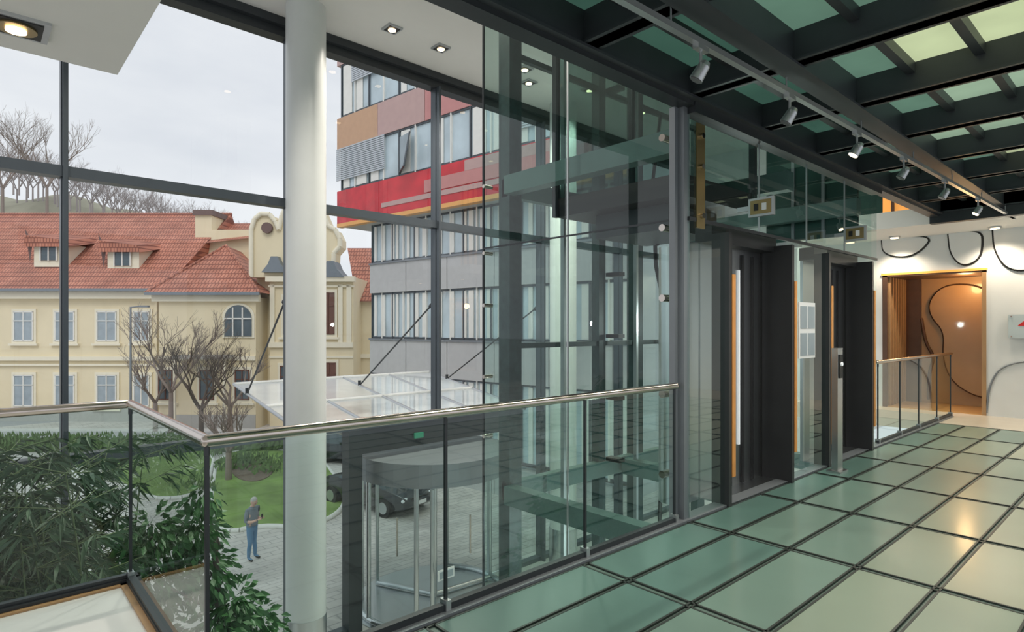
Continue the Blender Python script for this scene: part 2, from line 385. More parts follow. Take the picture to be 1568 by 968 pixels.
# ------------------------------------------------------------ modern office wing
b=MB(wing); L=15.4
b.box(0,L,.25,9,6.3,15.4,'concrete'); b.box(1.5,L,1.0,9,GR,6.3,'concrete')
b.box(0,L,-.05,.25,6.25,6.42,'yellow_edge')
def span(z0,z1,cs,w0,s0,step,th=.2):
    i=0;s=s0
    while s<L-.1:
        e=min(L,s+step); b.box(s+.015,e-.015,w0,w0+th,z0,z1,cs[i%len(cs)]); s=e;i+=1
span(6.42,7.95,['red_panel'],-.05,0,3.2); 
b.box(6.2,L,-.09,-.05,7.0,7.5,'rose_panel'); b.box(3.4,L,-.08,-.05,6.75,6.95,'pink_panel'); b.box(8.5,L,-.095,-.05,7.5,7.9,'pink_panel')
span(9.95,11.4,['orange_panel','pink_panel','rose_panel','pink_panel'],-.05,0,3.1)
span(13.9,15.4,['pink_panel','orange_panel','rose_panel'],-.05,0,3.1)
def wins(z0,z1,w,s0,step,louv=()):
    b.box(s0,L,w,w+.05,z0,z1,'blue_glass'); n=int((L-s0)/step)+1
    for i in range(n+1):
        s=min(L-.08,s0+i*step); b.box(s,s+.07,w-.08,w,z0,z1,'win_frame' if i%2 else 'mullion')
    b.box(s0,L,w-.06,w,z0,z0+.08,'mullion'); b.box(s0,L,w-.06,w,z1-.08,z1,'mullion')
    for a,c,f in louv:
        zz=z1
        while zz>z1-(z1-z0)*f: b.box(a,c,w-.14,w-.1,zz-.07,zz-.01,'louver'); zz-=.09
wins(7.95,9.95,.05,0.3,1.05,((0,3.6,.75),(11,12.5,.7)))
wins(11.4,13.9,.05,0.3,1.05,((1.2,3.2,.4),))
rnd=random.Random(9)
for z0,z1 in ((7.95,9.95),(11.4,13.9)):
    for i in range(14):
        if rnd.random()<.5: s=.45+i*1.05; b.box(s,s+rnd.uniform(.3,.8),-.0,.03,z0+.1,z1-.1,'win_frame')
for s in (4.6,):
    b.add([(s,-.05,8.1),(s+.9,-.55,8.15),(s+.9,-.25,9.6),(s,-.05,9.6)],[(0,1,2,3)],'curtain')
    for a,c in (((s,-.05,8.1),(s+.9,-.55,8.15)),((s+.9,-.55,8.15),(s+.9,-.25,9.6)),((s,-.05,8.1),(s,-.05,9.6))): b.cyl(a,c,.04,'mullion',n=5)
for z0,z1 in ((4.5,6.3),(1.0,3.1),(-3.6,-.6)):
    wins(z0,z1,.9,1.5,.75)
    rnd=random.Random(3)
    s=1.7
    while s<L-.5:
        b.box(s,s+rnd.uniform(.12,.3),.84,.88,z0+.1,z1-.1,'win_frame'); s+=rnd.uniform(.35,.8)
for z0,z1 in ((3.1,4.5),(-.6,1.0),(GR,-3.6)):
    s=1.5
    while s<L-.1: e=min(L,s+2.6); b.box(s+.02,e-.02,.72,1.0,z0,z1,'concrete'); s=e
    b.box(1.5,L,.66,1,z1-.08,z1,'grey_steel')
b.build('office_building')

# ------------------------------------------------------------ lobby shell
b=MB(); b.box(-9,17,-5,FV+.15,LB-.3,LB,'lobby_floor'); b.build('floor')
b=MB(); b.box(-9,17,2.0,FV+.3,CZ,CZ+.3,'soffit_white')
b.box(-9,17,-5,2.0,CZ,CZ+.3,'soffit_white'); b.build('ceiling')
mus=[-4.99,-2.03,.91,3.87,6.83,9.8,12.76,15.7]
b=MB()
b.box(-9,17,FV-.12,FV+.12,6.28,CZ,'dark_steel'); b.box(-9,17,FV-.22,FV-.1,6.42,CZ,'dark_steel')
for u in mus:
    z0 = -.15 if u==6.83 else LB
    b.box(u-.04,u+.04,FV-.10,FV+.06,z0,6.3,'mullion'); b.box(u-.025,u+.025,FV-.2,FV-.1,z0,6.3,'mullion')
b.box(-9,17,FV-.14,FV+.06,3.5,3.64,'mullion'); b.box(-9,17,FV-.12,FV+.06,-.30,-.14,'mullion')
b.box(-9,5.0,FV-.1,FV+.06,LB,LB+.1,'mullion'); b.box(8.8,17,FV-.1,FV+.06,LB,LB+.1,'mullion')
for u in (4.9,8.65): b.box(u,u+.26,FV-.16,FV+.1,LB,-.3,'dark_steel')
b.box(5.0,8.85,FV-.1,FV+.05,-.75,-.3,'dark_steel')
b.quad([(-9,FV,-.2),(17,FV,-.2),(17,FV,6.3),(-9,FV,6.3)],'facade_glass')
b.quad([(-9,FV,LB),(5.0,FV,LB),(5.0,FV,-.2),(-9,FV,-.2)],'facade_glass')
b.quad([(8.85,FV,LB),(17,FV,LB),(17,FV,-.2),(8.85,FV,-.2)],'facade_glass')
b.build('window_1')
b=MB(); b.box(6.27,6.47,FV-.16,FV-.12,-.60,-.50,'green_sign'); b.build('exit_sign')
for u in (3.87,9.82):
    b=MB(); b.cyl((u,8.95,LB),(u,8.95,CZ),.30,'column_paint',n=48)
    b.cyl((u,8.95,LB),(u,8.95,-2.95),.31,'brushed',n=48); b.cyl((u,8.95,LB),(u,8.95,LB+.06),.38,'brushed',n=48)
    b.build('round_column')
for (u,v) in ((5.2,8.6),(6.2,8.6),(7.9,8.2),(8.4,8.6),(9.6,8.0),(4.0,6.2),(6.6,6.0),(1.5,6.2),(-1,6.2),(9.2,6.0),(11.5,8.0),(11.5,6.0)):  # later entries are extra downlights, added to brighten the lobby
    b=MB(); b.box(u-.13,u+.13,v-.13,v+.13,CZ-.03,CZ,'silver'); b.box(u-.1,u+.1,v-.1,v+.1,CZ-.034,CZ-.03,'black'); b.cyl((u,v,CZ-.045),(u,v,CZ-.032),.065,'downlight',n=16)
    o=b.build('recessed_downlight')
    l=bpy.data.lights.new('lamp','SPOT'); l.energy=300; l.color=(1,.91,.80); l.spot_size=2.3; l.spot_blend=.6; l.shadow_soft_size=.06
    lo=bpy.data.objects.new('lamp',l); sc.collection.objects.link(lo); lo.parent=o; lo.location=(0,0,-.1)

# revolving door
b=MB(); cu,cv,R=6.85,9.75,1.45
def arc(a0,a1,n=14,r=R): return [(cu+r*math.cos(a0+(a1-a0)*i/n),cv+r*math.sin(a0+(a1-a0)*i/n)) for i in range(n+1)]
full=[math.pi*2*i/40 for i in range(40)]
b.prism([(cu+(R+.06)*math.cos(a),cv+(R+.06)*math.sin(a),-1.3) for a in full],(0,0,.42),'grey_steel')
ring=[(cu+(R+.12)*math.cos(a),cv+(R+.12)*math.sin(a),LB+.002) for a in full]; b.prism(ring,(0,0,.02),'brushed')
for a0,a1 in ((-.75,.75),(math.pi-.75,math.pi+.75)):
    P=arc(a0,a1)
    for p,q in zip(P[:-1],P[1:]):
        b.quad([(*p,LB+.1),(*q,LB+.1),(*q,-1.3),(*p,-1.3)],'door_glass')
        b.cyl((*p,LB+.06),(*q,LB+.06),.06,'brushed',n=6)
    for p in (P[0],P[7],P[-1]): b.cyl((*p,LB),(*p,-1.3),.045,'brushed',n=10)
for i in range(3):
    a=-2.2+i*2.094; e=(cu+(R-.08)*math.cos(a),cv+(R-.08)*math.sin(a))
    b.quad([(cu,cv,LB+.12),(*e,LB+.12),(*e,-1.4),(cu,cv,-1.4)],'door_glass')
    for z in (LB+.08,-1.36): b.cyl((cu,cv,z),(*e,z),.045,'brushed',n=8)
    b.cyl((*e,LB+.05),(*e,-1.35),.04,'brushed',n=8)
    m=(cu+.6*R*math.cos(a),cv+.6*R*math.sin(a)); b.cyl((*m,LB+.7),(*m,LB+1.5),.02,'chrome',n=8)
b.cyl((cu,cv,LB),(cu,cv,-1.3),.07,'brushed',n=12)
b.box(cu-.85,cu-.5,cv-R+.1,cv-R+.12,LB+1.0,LB+1.18,'notice'); b.box(cu-.82,cu-.53,cv-R+.09,cv-R+.1,LB+1.03,LB+1.15,'curtain')
b.build('revolving_door')
# canopy
b=MB(); 
def cp(u,v): return (u,v,-.35+(v-9.9)*.16)
for i in range(4):
    u0=4.3+i*1.3
    for j in range(2):
        v0=9.95+j*1.9; 
        b.quad([cp(u0,v0),cp(u0+1.3,v0),cp(u0+1.3,v0+1.9),cp(u0,v0+1.9)],'canopy_frit')
for i in range(5): u=4.3+i*1.3; b.cyl(cp(u,9.85),cp(u,13.75),.04,'silver',.03,n=8)
for v in (9.95,11.85,13.75): b.cyl(cp(4.3,v),cp(9.5,v),.045,'white_paint',n=8)
for u,u2 in ((3.87,4.3),(6.83,6.9),(9.8,9.5)):
    b.cyl((u,FV+.06,2.0),cp(u2,12.9),.018,'dark_steel',n=8); b.cyl((u,FV+.06,2.0),(u,FV+.14,1.95),.04,'dark_steel',n=8); b.cyl(cp(u2,12.9),(u2,12.9,cp(u2,12.9)[2]+.12),.04,'dark_steel',n=8)
b.build('entrance_canopy')

# ------------------------------------------------------------ floors
b=MB(); b.box(-8,.66,-4,4.14,-.35,0,'floor_white'); b.box(-8,.69,4.14,4.17,-.3,.012,'wood_edge'); b.box(.66,.69,2.7,4.17,-.3,.012,'wood_edge')
b.box(-8,.76,4.17,4.25,-.35,.03,'dark_steel'); b.box(.69,.76,2.7,4.2,-.35,.03,'dark_steel'); b.build('floor.001')
cross=[.72,1.75,2.95,4.2,5.38,6.58,7.78,8.98,10.18,11.4]
longs=[2.58]+[2.23-.425*i for i in range(12)]
b=MB(skew); rnd=random.Random(5)
for i,(u0,u1) in enumerate(zip(cross[:-1],cross[1:])):
    for j,(v1,v0) in enumerate(zip(longs[:-1],longs[1:])):
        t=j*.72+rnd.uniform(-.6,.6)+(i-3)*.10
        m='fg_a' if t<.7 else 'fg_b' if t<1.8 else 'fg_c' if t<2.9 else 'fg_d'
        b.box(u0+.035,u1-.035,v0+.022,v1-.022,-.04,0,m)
v_lo=longs[-1]
for u in cross:
    b.box(u-.035,u+.035,v_lo,2.58,-.05,-.008,'fg_joint')
    for o in (-.028,.028): b.box(u+o-.007,u+o+.007,v_lo,2.58,-.02,.002,'frame_floor')
    b.box(u-.06,u+.06,v_lo,2.58,-.35,-.05,'dark_steel')
for v in longs:
    b.box(.72,11.4,v-.022,v+.022,-.05,-.010,'fg_joint')
    for o in (-.016,.016): b.box(.72,11.4,v+o-.006,v+o+.006,-.02,.002,'frame_floor')
    b.box(.72,11.4,v-.025,v+.025,-.2,-.05,'dark_steel')
b.box(.72,12.4,2.58,2.70,-.35,.015,'grey_steel')
b.build('floor.002')
b=MB(); b.box(11.42,17,-5,2.35,-.3,.0,'floor_far'); b.box(12.5,17,2.35,5.0,-.3,.0,'floor_far'); b.build('floor.003')

# ------------------------------------------------------------ railings
def rail(name,pts,posts,xf,zb=.02,top=1.08):
    b=MB(xf)
    for (a,c) in zip(pts[:-1],pts[1:]):
        b.quad([(a[0],a[1],-.12),(c[0],c[1],-.12),(c[0],c[1],top-.02),(a[0],a[1],top-.02)],'rail_glass')
        d=Vector((c[0]-a[0],c[1]-a[1],0)).normalized(); n=Vector((-d.y,d.x,0))*.02
        b.prism([(a[0]-n.x,a[1]-n.y,0),(c[0]-n.x,c[1]-n.y,0),(c[0]+n.x,c[1]+n.y,0),(a[0]+n.x,a[1]+n.y,0)],(0,0,.05),'dark_steel')
    b.tube([(p[0],p[1],top) for p in pts],.026,'chrome',n=16)
    b.sph((pts[0][0],pts[0][1],top),.026,'chrome'); b.sph((pts[-1][0],pts[-1][1],top),.026,'chrome')
    for p in posts:
        b.box(p[0]-.008,p[0]+.008,p[1]-.008,p[1]+.008,-.1,top,'post_dark')
        b.box(p[0]-.016,p[0]+.016,p[1]-.03,p[1]+.03,-.02,.07,'silver')
        b.cyl((p[0],p[1],top-.06),(p[0],p[1],top-.02),.012,'post_dark',n=8)
    return b.build(name)
rail('glass_railing',[(-4,4.22),(.715,4.22),(.715,2.64),(4.10,2.64)],[(-1.2,4.22),(.715,4.2),(.715,2.64),(1.9,2.64),(3.03,2.64),(4.08,2.64)],skew)
rail('glass_railing',[(8.75,2.64),(12.5,2.64)],[(8.78,2.64),(9.7,2.64),(10.6,2.64),(11.6,2.64),(12.46,2.64)],skew)

# ------------------------------------------------------------ elevator shaft
b=MB(skew); T=6.4
u0,u1,v0,v1=4.22,8.6,2.66,5.15
for P in (((u0,v0),(u0,v1)),((u0,v1),(u1,v1)),((u1,v0),(u1,v1))):
    (a,c),(e,f)=P; b.quad([(a,c,LB),(e,f,LB),(e,f,T),(a,c,T)],'shaft_glass')
b.quad([(u0,v0-.06,2.42),(u1,v0-.06,2.42),(u1,v0-.06,3.3),(u0,v0-.06,3.3)],'shaft_glass')
for a,c in ((u0,4.80),(5.98,7.0),(8.3,u1)): b.quad([(a,v0-.06,0),(c,v0-.06,0),(c,v0-.06,2.42),(a,v0-.06,2.42)],'shaft_glass')
b.box(u1-.06,u1-.02,2.8,4.0,2.75,T,'lift_panel')
for v in (3.2,3.6): b.box(u1-.08,u1-.06,v,v+.04,2.75,T,'grey_steel')
for (a,c) in ((u0,v1),(u0,v0+.02),(u1,v1)): b.box(a-.008,a+.008,c-.012,c+.012,LB,T,'post_dark')
for z in (2.42,-1.6): b.box(u0-.006,u0+.006,v0,v1,z-.008,z+.008,'post_dark')
b.box(u0-.006,u0+.006,3.88,3.90,LB,T,'silver')
for u in (5.4,6.45,7.5): b.box(u-.006,u+.006,v0-.068,v0-.055,2.42,3.3,'silver')
b.box(u0,u1,v0-.07,v0-.05,2.40,2.43,'post_dark')
b.box(u0-.05,u0+.03,v0-.05,v0+.05,-.35,3.4,'grey_steel'); b.box(u0-.10,u0-.05,v0+.0,v0+.05,-.05,3.3,'grey_steel')
for z in (.35,1.0,1.78,2.35,3.08):
    b.cyl((u0-.10,v0+.12,z),(u0+.02,v0+.12,z),.03,'chrome',n=12)
    b.cyl((u0-.10,v1-.12,z),(u0+.02,v1-.12,z),.02,'chrome',n=12)
b.box(4.40,4.58,4.92,5.10,LB,T,'lift_column')
for u,w in ((6.03,.13),(6.80,.20),(7.8,.12),(8.4,.2)): b.box(u-w/2,u+w/2,4.96,5.08,LB,T,'lift_column')
for u in (5.05,6.42,7.3): b.box(u-.02,u+.02,4.7,4.75,LB,T,'silver')
for z in (LB+.1,-.40,3.0,6.2):
    b.box(4.4,8.5,4.95,5.05,z,z+.2,'lift_beam'); b.box(4.3,4.45,2.75,4.9,z,z+.2,'lift_beam'); b.box(8.35,8.5,2.75,4.9,z,z+.2,'lift_beam')
    b.box(6.35,6.5,2.75,4.9,z,z+.2,'lift_beam')
for z in (-2.0,1.3,4.6): b.box(4.58,8.3,4.98,5.04,z,z+.06,'lift_column')
for z in [i*.8-3.4 for i in range(12)]:
    b.box(6.1,6.22,4.75,4.96,z,z+.05,'black'); b.box(7.3,7.42,4.75,4.96,z+.2,z+.25,'black')
b.cyl((7.0,4.5,LB),(7.0,4.5,T),.012,'black',n=6); b.cyl((7.1,4.5,LB),(7.1,4.5,T),.012,'black',n=6)
cab=[(6.2,4.3,3.1),(6.25,4.3,2.3),(6.5,4.3,1.6),(6.55,4.3,.6),(6.5,4.4,-.5),(6.5,4.5,-3)]
b.tube(cab,.025,'black'); b.tube([(5.9,4.0,4.0),(5.75,4.0,3.2),(5.85,4.0,2.5),(6.0,4.1,2.9)],.02,'black')
b.box(4.32,4.44,v0-.075,v0-.062,2.35,3.2,'brass')
for z in (2.45,2.85,3.1): b.cyl((4.38,v0-.10,z),(4.38,v0-.06,z),.022,'chrome')
b.cyl((4.60,2.98,0),(4.60,2.98,2.25),.13,'brushed',n=32); b.box(4.62,4.80,2.86,2.9,0,2.3,'brushed')
b.box(u0,u1,v0-.12,v0+.0,3.25,3.45,'dark_steel')
b.box(8.2,8.3,3.4,4.6,2.62,2.70,'silver')
shaft=b.build('elevator_shaft')
# unseen fill lights, added to lighten the shaft columns
for (u,v,z) in ((7.6,3.8,1.6),(5.4,3.7,-1.2),(7.2,3.7,-2.4)):
    l=bpy.data.lights.new('shaft_fill','POINT'); l.energy=28; l.color=(.95,1,.98); l.shadow_soft_size=.05
    lo=bpy.data.objects.new('shaft_fill',l); sc.collection.objects.link(lo); lo.parent=shaft; lo.location=Vector(skew((u,v,z)))-shaft.location
b=MB(skew)
a0,a1,c0,c1=4.75,6.1,3.0,4.55
b.box(a0,a1,c0,c1,2.75,2.95,'black'); b.box(a0,a1,c0,c1,5.2,5.4,'black')
for (p,q) in (((a0,c0),(a0,c1)),((a0,c1),(a1,c1)),((a1,c0),(a1,c1))): b.quad([(*p,2.95),(*q,2.95),(*q,5.2),(*p,5.2)],'car_glass_dark')
for p in ((a0,c0),(a0,c1),(a1,c1),(a1,c0)): b.box(p[0]-.03,p[0]+.03,p[1]-.03,p[1]+.03,2.75,5.4,'dark_steel')
b.box(5.0,5.9,3.3,4.2,2.5,2.75,'dark_steel')
b.build('elevator_car')
for a,c in ((4.83,5.97),(7.0,8.25)):
    b=MB(skew); F=2.56
    b.box(a-.05,a+.0,F,F+.16,0,2.36,'jamb_dark'); b.box(a,a+.055,F-.006,F+.05,.25,2.0,'wood_strip')
    b.box(c,c+.05,F-.02,F+.32,0,2.36,'jamb_dark'); b.box(c-.004,c+.0,F+.28,F+.31,0,2.3,'black')
    b.box(c+.05,c+.095,F-.03,F+.03,.3,2.0,'wood_strip')
    b.box(a-.05,c+.05,F+.16,F+.32,2.30,2.44,'jamb_dark')
    m=(a+c)/2
    b.box(a,m-.003,F+.30,F+.33,.01,2.3,'brushed'); b.box(m+.003,c,F+.30,F+.33,.01,2.3,'brushed')
    b.box(m+.10,m+.125,F+.285,F+.30,.4,2.1,'lift_light')
    b.box(m+.16,m+.20,F+.28,F+.30,.02,2.25,'jamb_dark'); b.box(m+.36,m+.39,F+.28,F+.30,.02,2.25,'jamb_dark')
    b.box(a,c,F+.02,F+.30,-.0,.012,'brushed')
    b.build('elevator_door')
b=MB(skew); b.box(6.74,6.88,2.40,2.46,0,1.32,'brushed'); b.box(6.77,6.85,2.39,2.40,1.0,1.25,'black'); b.cyl((6.81,2.39,1.15),(6.81,2.375,1.15),.02,'lift_light'); b.box(6.70,6.92,2.36,2.50,0,.02,'brushed'); b.build('elevator_call_post')
b=MB(skew); b.box(6.22,6.62,2.578,2.59,1.22,1.80,'notice')
for i in range(2):
    for j in range(2): b.box(6.25+i*.19,6.41+i*.19,2.574,2.578,1.25+j*.28,1.48+j*.28,'curtain')
b.build('notice_board')
for u in (5.0,7.2):
    b=MB(skew); b.box(u,u+.03,2.28,2.5,2.50,2.66,'silver'); b.box(u-.004,u,2.30,2.48,2.52,2.64,'brass'); b.box(u-.006,u-.004,2.34,2.38,2.55,2.61,'notice'); b.box(u-.006,u-.004,2.41,2.45,2.55,2.61,'black')
    b.box(u,u+.03,2.5,2.6,2.56,2.6,'silver'); b.build('elevator_indicator')

# ------------------------------------------------------------ bridge ceiling (upper glass deck)
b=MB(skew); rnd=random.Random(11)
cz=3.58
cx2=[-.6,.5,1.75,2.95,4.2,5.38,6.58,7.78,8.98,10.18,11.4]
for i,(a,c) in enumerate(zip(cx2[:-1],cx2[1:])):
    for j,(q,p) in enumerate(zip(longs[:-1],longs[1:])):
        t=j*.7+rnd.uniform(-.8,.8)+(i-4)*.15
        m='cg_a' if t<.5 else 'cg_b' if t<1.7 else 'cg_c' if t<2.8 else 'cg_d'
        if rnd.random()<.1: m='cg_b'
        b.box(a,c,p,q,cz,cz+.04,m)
for k,u in enumerate(cx2): b.box(u-.05,u+.05,longs[-1],2.6,3.36,cz,'ceiling_steel'); b.box(u-.08,u+.08,longs[-1],2.6,3.36,3.378,'ceiling_steel')
for j,v in enumerate(longs):
    if j in (0,2,6,10): b.box(-.6,11.4,v-.05,v+.05,3.34,cz,'ceiling_steel'); b.box(-.6,11.4,v-.08,v+.08,3.335,3.353,'ceiling_steel')
    else: b.box(-.6,11.4,v-.03,v+.03,3.50,cz,'ceiling_steel')
b.box(-.6,11.45,2.55,2.68,3.30,3.75,'dark_steel'); b.box(11.35,11.5,longs[-1],2.68,3.2,3.75,'dark_steel')
b.build('ceiling.001')
b=MB(); b.box(-8,.69,-4,4.45,3.15,3.55,'soffit_white'); b.build('ceiling.002')
b=MB(); u,v=.18,4.07
b.box(u-.14,u+.14,v-.14,v+.14,3.135,3.15,'silver'); b.box(u-.11,u+.11,v-.11,v+.11,3.13,3.135,'black'); b.cyl((u,v,3.11),(u,v,3.13),.045,'downlight',n=20); b.cyl((u,v,3.122),(u,v,3.13),.09,'brass',n=20)
b.build('recessed_downlight')
b=MB(); b.box(11.5,17,-5,5,3.22,3.5,'soffit_white'); b.build('ceiling.003')

# ------------------------------------------------------------ track lighting
b=MB(); T0=Vector((1.2,1.90,3.22)); T1=Vector((11.9,1.42,3.22)); D=(T1-T0).normalized(); N=Vector((-D.y,D.x,0))*.02
b.prism([T0-N,T1-N,T1+N,T0+N],(0,0,.035),'silver')
for i in range(8): p=T0+D*(i*1.4+.3); b.cyl(p+Vector((0,0,.03)),p+Vector((0,0,.14)),.006,'silver',n=6)
b.build('ceiling_light_track')
for u,on in ((3.2,0),(4.35,0),(5.6,1),(6.8,0),(8.2,0),(9.7,1)):
    p=T0+D*((u-T0.x)/D.x)
    b=MB(); b.box(p.x-.06,p.x+.06,p.y-.02,p.y+.02,3.19,3.22,'silver')
    b.cyl((p.x,p.y,3.12),(p.x,p.y,3.19),.01,'silver',n=8)
    h=Vector((p.x,p.y,3.07)); ax=Vector((-.25,.45,-.85)).normalized()
    side=ax.cross(Vector((0,0,1))).normalized()
    for sg in (-1,1): b.tube([Vector((p.x,p.y,3.12)),h+side*.048*sg+Vector((0,0,.03)),h+side*.048*sg],.005,'silver',n=6)
    b.cyl(h-ax*.035,h+ax*.055,.036,'silver',.042,n=20); b.cyl(h-ax*.06,h-ax*.035,.024,'silver',.036,n=20)
    b.cyl(h+ax*.056,h+ax*.06,.036,'spot_lens' if on else 'lens_off',n=20)
    o=b.build('track_spotlight')
    l=bpy.data.lights.new('lamp','SPOT'); l.energy=75; l.color=(1,.93,.82); l.spot_size=2.3; l.spot_blend=1; l.shadow_soft_size=.22
    lo=bpy.data.objects.new('lamp',l); sc.collection.objects.link(lo); lo.parent=o
    lo.location=h+ax*.1-o.location; lo.rotation_euler=Vector((-.1,-.1,-1)).to_track_quat('-Z','Y').to_euler()

# ------------------------------------------------------------ end wall with portal
E=13.0
b=MB(); b.box(E,E+.25,-5,1.92,0,3.22,'white_paint'); b.box(E,E+.25,3.50,5.0,0,3.22,'white_paint'); b.box(E,E+.25,1.92,3.50,2.55,3.22,'white_paint')
def smooth(pts,x,n=3):
    P=[Vector((x,p[0],p[1])) for p in pts]
    for _ in range(n):
        Q=[P[0]]
        for i in range(len(P)-1): Q+=[P[i]*.75+P[i+1]*.25,P[i]*.25+P[i+1]*.75]
        P=Q+[P[-1]]
    return P
def wcurve(pts,r=.022,m='black',x=E-.005): b.tube(smooth(pts,x),r,m,n=6)
def blob(pts,m='white_paint',th=.05):
    P=smooth(pts+[pts[0]],E-.001)[:-1]
    b.prism(P,(-th,0,0),m); b.tube([p+Vector((-.004,0,0)) for p in P],.03,'black',n=6)
blob([(2.45,3.22),(2.42,2.85),(2.25,2.62),(2.02,2.72),(1.98,3.0),(2.0,3.22)])
blob([(1.82,3.22),(1.8,2.85),(1.62,2.5),(1.25,2.5),(1.02,2.85),(.95,3.22)])
blob([(3.5,3.22),(3.48,2.95),(3.1,2.85),(2.85,2.98),(2.7,3.22)])
wcurve([(1.92,.05),(1.88,.55),(1.7,.9),(1.2,1.0),(.8,.8),(.3,.9)],.016,'grey_steel')
b.build('wall_right')
b=MB(); b.box(16,16.2,5.0,FV,LB,CZ,'white_paint'); b.box(13.25,17,5.0,5.2,-.3,CZ,'white_paint'); b.build('wall_back')
b=MB(); b.box(13.0,13.2,2.6,3.5,3.5,CZ,'amber'); b.box(13.0,13.2,3.5,5.0,3.5,CZ,'lift_panel'); b.box(12.98,13.0,2.6,3.5,3.5,3.7,'wood_dark')  # glowing wall stands in for the orange light of the upper gallery
for i in range(3): b.box(12.96,13.0,2.7+i*.3,2.75+i*.3,3.5,CZ,'wood_dark')
b.build('wall_upper')
b=MB()
b.box(E-.02,E+1.2,3.42,3.50,0,2.55,'wood_dark'); b.box(E-.02,E+1.2,1.92,1.98,0,2.55,'wood_door'); b.box(E-.02,E+1.2,1.92,3.5,2.50,2.56,'wood_dark')
for i in range(7): b.box(E+.05+i*.17,E+.1+i*.17,3.38,3.42,0,2.5,'wood_edge')
b.box(E-.03,E-.02,1.90,3.52,2.53,2.57,'amber')
b.box(E,E+1.2,1.98,3.42,.0,.02,'wood_floor')
b.build('trim_1')
b=MB(); xx=E+1.15
b.box(xx,xx+.06,1.98,3.42,.02,2.5,'wood_door'); b.box(xx-.01,xx,2.1,2.16,.9,1.3,'chrome')
b.box(xx-.03,xx,3.12,3.42,.02,2.5,'wood_dark')
P=smooth([(1.98,2.15),(2.3,2.35),(2.75,2.35),(2.98,2.05),(2.95,1.75),(2.72,1.45),(2.75,.95),(2.62,.5),(2.3,.25),(1.98,.2)],xx-.03)
b.prism(P,(-.05,0,0),'wood_door'); b.tube([p+Vector((.02,0,0)) for p in P],.035,'wood_dark',n=8)
b.tube(smooth([(3.12,1.7),(3.05,1.2),(2.9,.95),(3.0,.6),(3.0,.1)],xx-.01),.03,'wood_dark',n=8)
b.build('door_1')
b=MB(); b.box(E-.06,E-.03,1.0,1.62,1.35,1.75,'sign_glass')
b.add([(E-.064,1.50,1.56),(E-.064,1.38,1.56),(E-.064,1.42,1.64)],[(0,1,2)],'red_text')
for i in range(4): b.box(E-.064,E-.06,1.34-i*.055,1.37-i*.055,1.565,1.60,'red_text')
for v,z in ((1.05,1.38),(1.58,1.38),(1.05,1.72),(1.58,1.72)): b.cyl((E-.08,v,z),(E,v,z),.012,'chrome',n=8)
b.build('wall_sign')
for v in (3.2,1.75,.6):
    b=MB(); b.cyl((12.6,v,3.19),(12.6,v,3.22),.09,'silver',n=20); b.cyl((12.6,v,3.18),(12.6,v,3.19),.065,'downlight',n=20); o=b.build('recessed_downlight')
    l=bpy.data.lights.new('lamp','SPOT'); l.energy=65; l.color=(1,.84,.64); l.spot_size=2.4; l.spot_blend=.7; l.shadow_soft_size=.06
    lo=bpy.data.objects.new('lamp',l); sc.collection.objects.link(lo); lo.parent=o; lo.location=(0,0,-.08)
l=bpy.data.lights.new('portal_lamp','POINT'); l.energy=20; l.color=(1,.6,.25); l.shadow_soft_size=.1
lo=bpy.data.objects.new('portal_lamp',l); lo.location=(13.5,2.3,2.3); sc.collection.objects.link(lo)

# ------------------------------------------------------------ indoor plants
def leaf(b,p,d,l,w,m):
    d=d.normalized(); s=d.cross(Vector((random.uniform(-1,1),random.uniform(-1,1),random.uniform(-.2,1)))).normalized()*w
    q=p+d*l*.45; e=p+d*l+Vector((0,0,-l*.15))
    b.add([p,q+s,e,q-s],[(0,1,2,3)],m)
b=MB()
b.box(-2.6,1.45,5.0,7.7,LB,LB+.6,'planter'); b.box(-2.5,1.35,5.1,7.6,LB+.58,LB+.62,'soil')
for i in range(80):
    x,y=random.uniform(-1.4,.98),random.uniform(5.3,7.3); top=random.uniform(-.7,.55); lean=Vector((random.uniform(-.4,.25),random.uniform(-.4,.4),0))
    prev=Vector((x,y,LB+.5)); N=14
    for k in range(1,N+1):
        t=k/N; p=Vector((x,y,LB+.5))+lean*t*t+Vector((0,0,(top-LB-.5)*t)); b.cyl(prev,p,.016*(1-t*.7),'culm',n=5,cap=False)
        if t>.45:
            for _ in range(4):
                a=random.uniform(0,6.28); tw=Vector((math.cos(a),math.sin(a),random.uniform(-.1,.6)))*random.uniform(.15,.5); b.cyl(p,p+tw,.004,'culm',n=3,cap=False)
                for _ in range(9):
                    a2=a+random.uniform(-.9,.9); leaf(b,p+tw*random.uniform(.3,1),Vector((math.cos(a2),math.sin(a2),random.uniform(-1.1,.1))),random.uniform(.13,.24),.014,'leaf_bamboo')
        prev=p
b.build('bamboo_plant')
b=MB()
b.cyl((1.95,6.3,LB),(1.95,6.3,LB+.55),.3,'planter',.38,n=24); b.cyl((1.95,6.3,LB+.5),(1.95,6.3,LB+.56),.34,'soil',n=24)
b.tube([(1.95,6.3,LB+.5),(1.9,6.25,-2.4),(1.8,6.2,-1.2),(1.75,6.2,-.4)],.03,'bark')
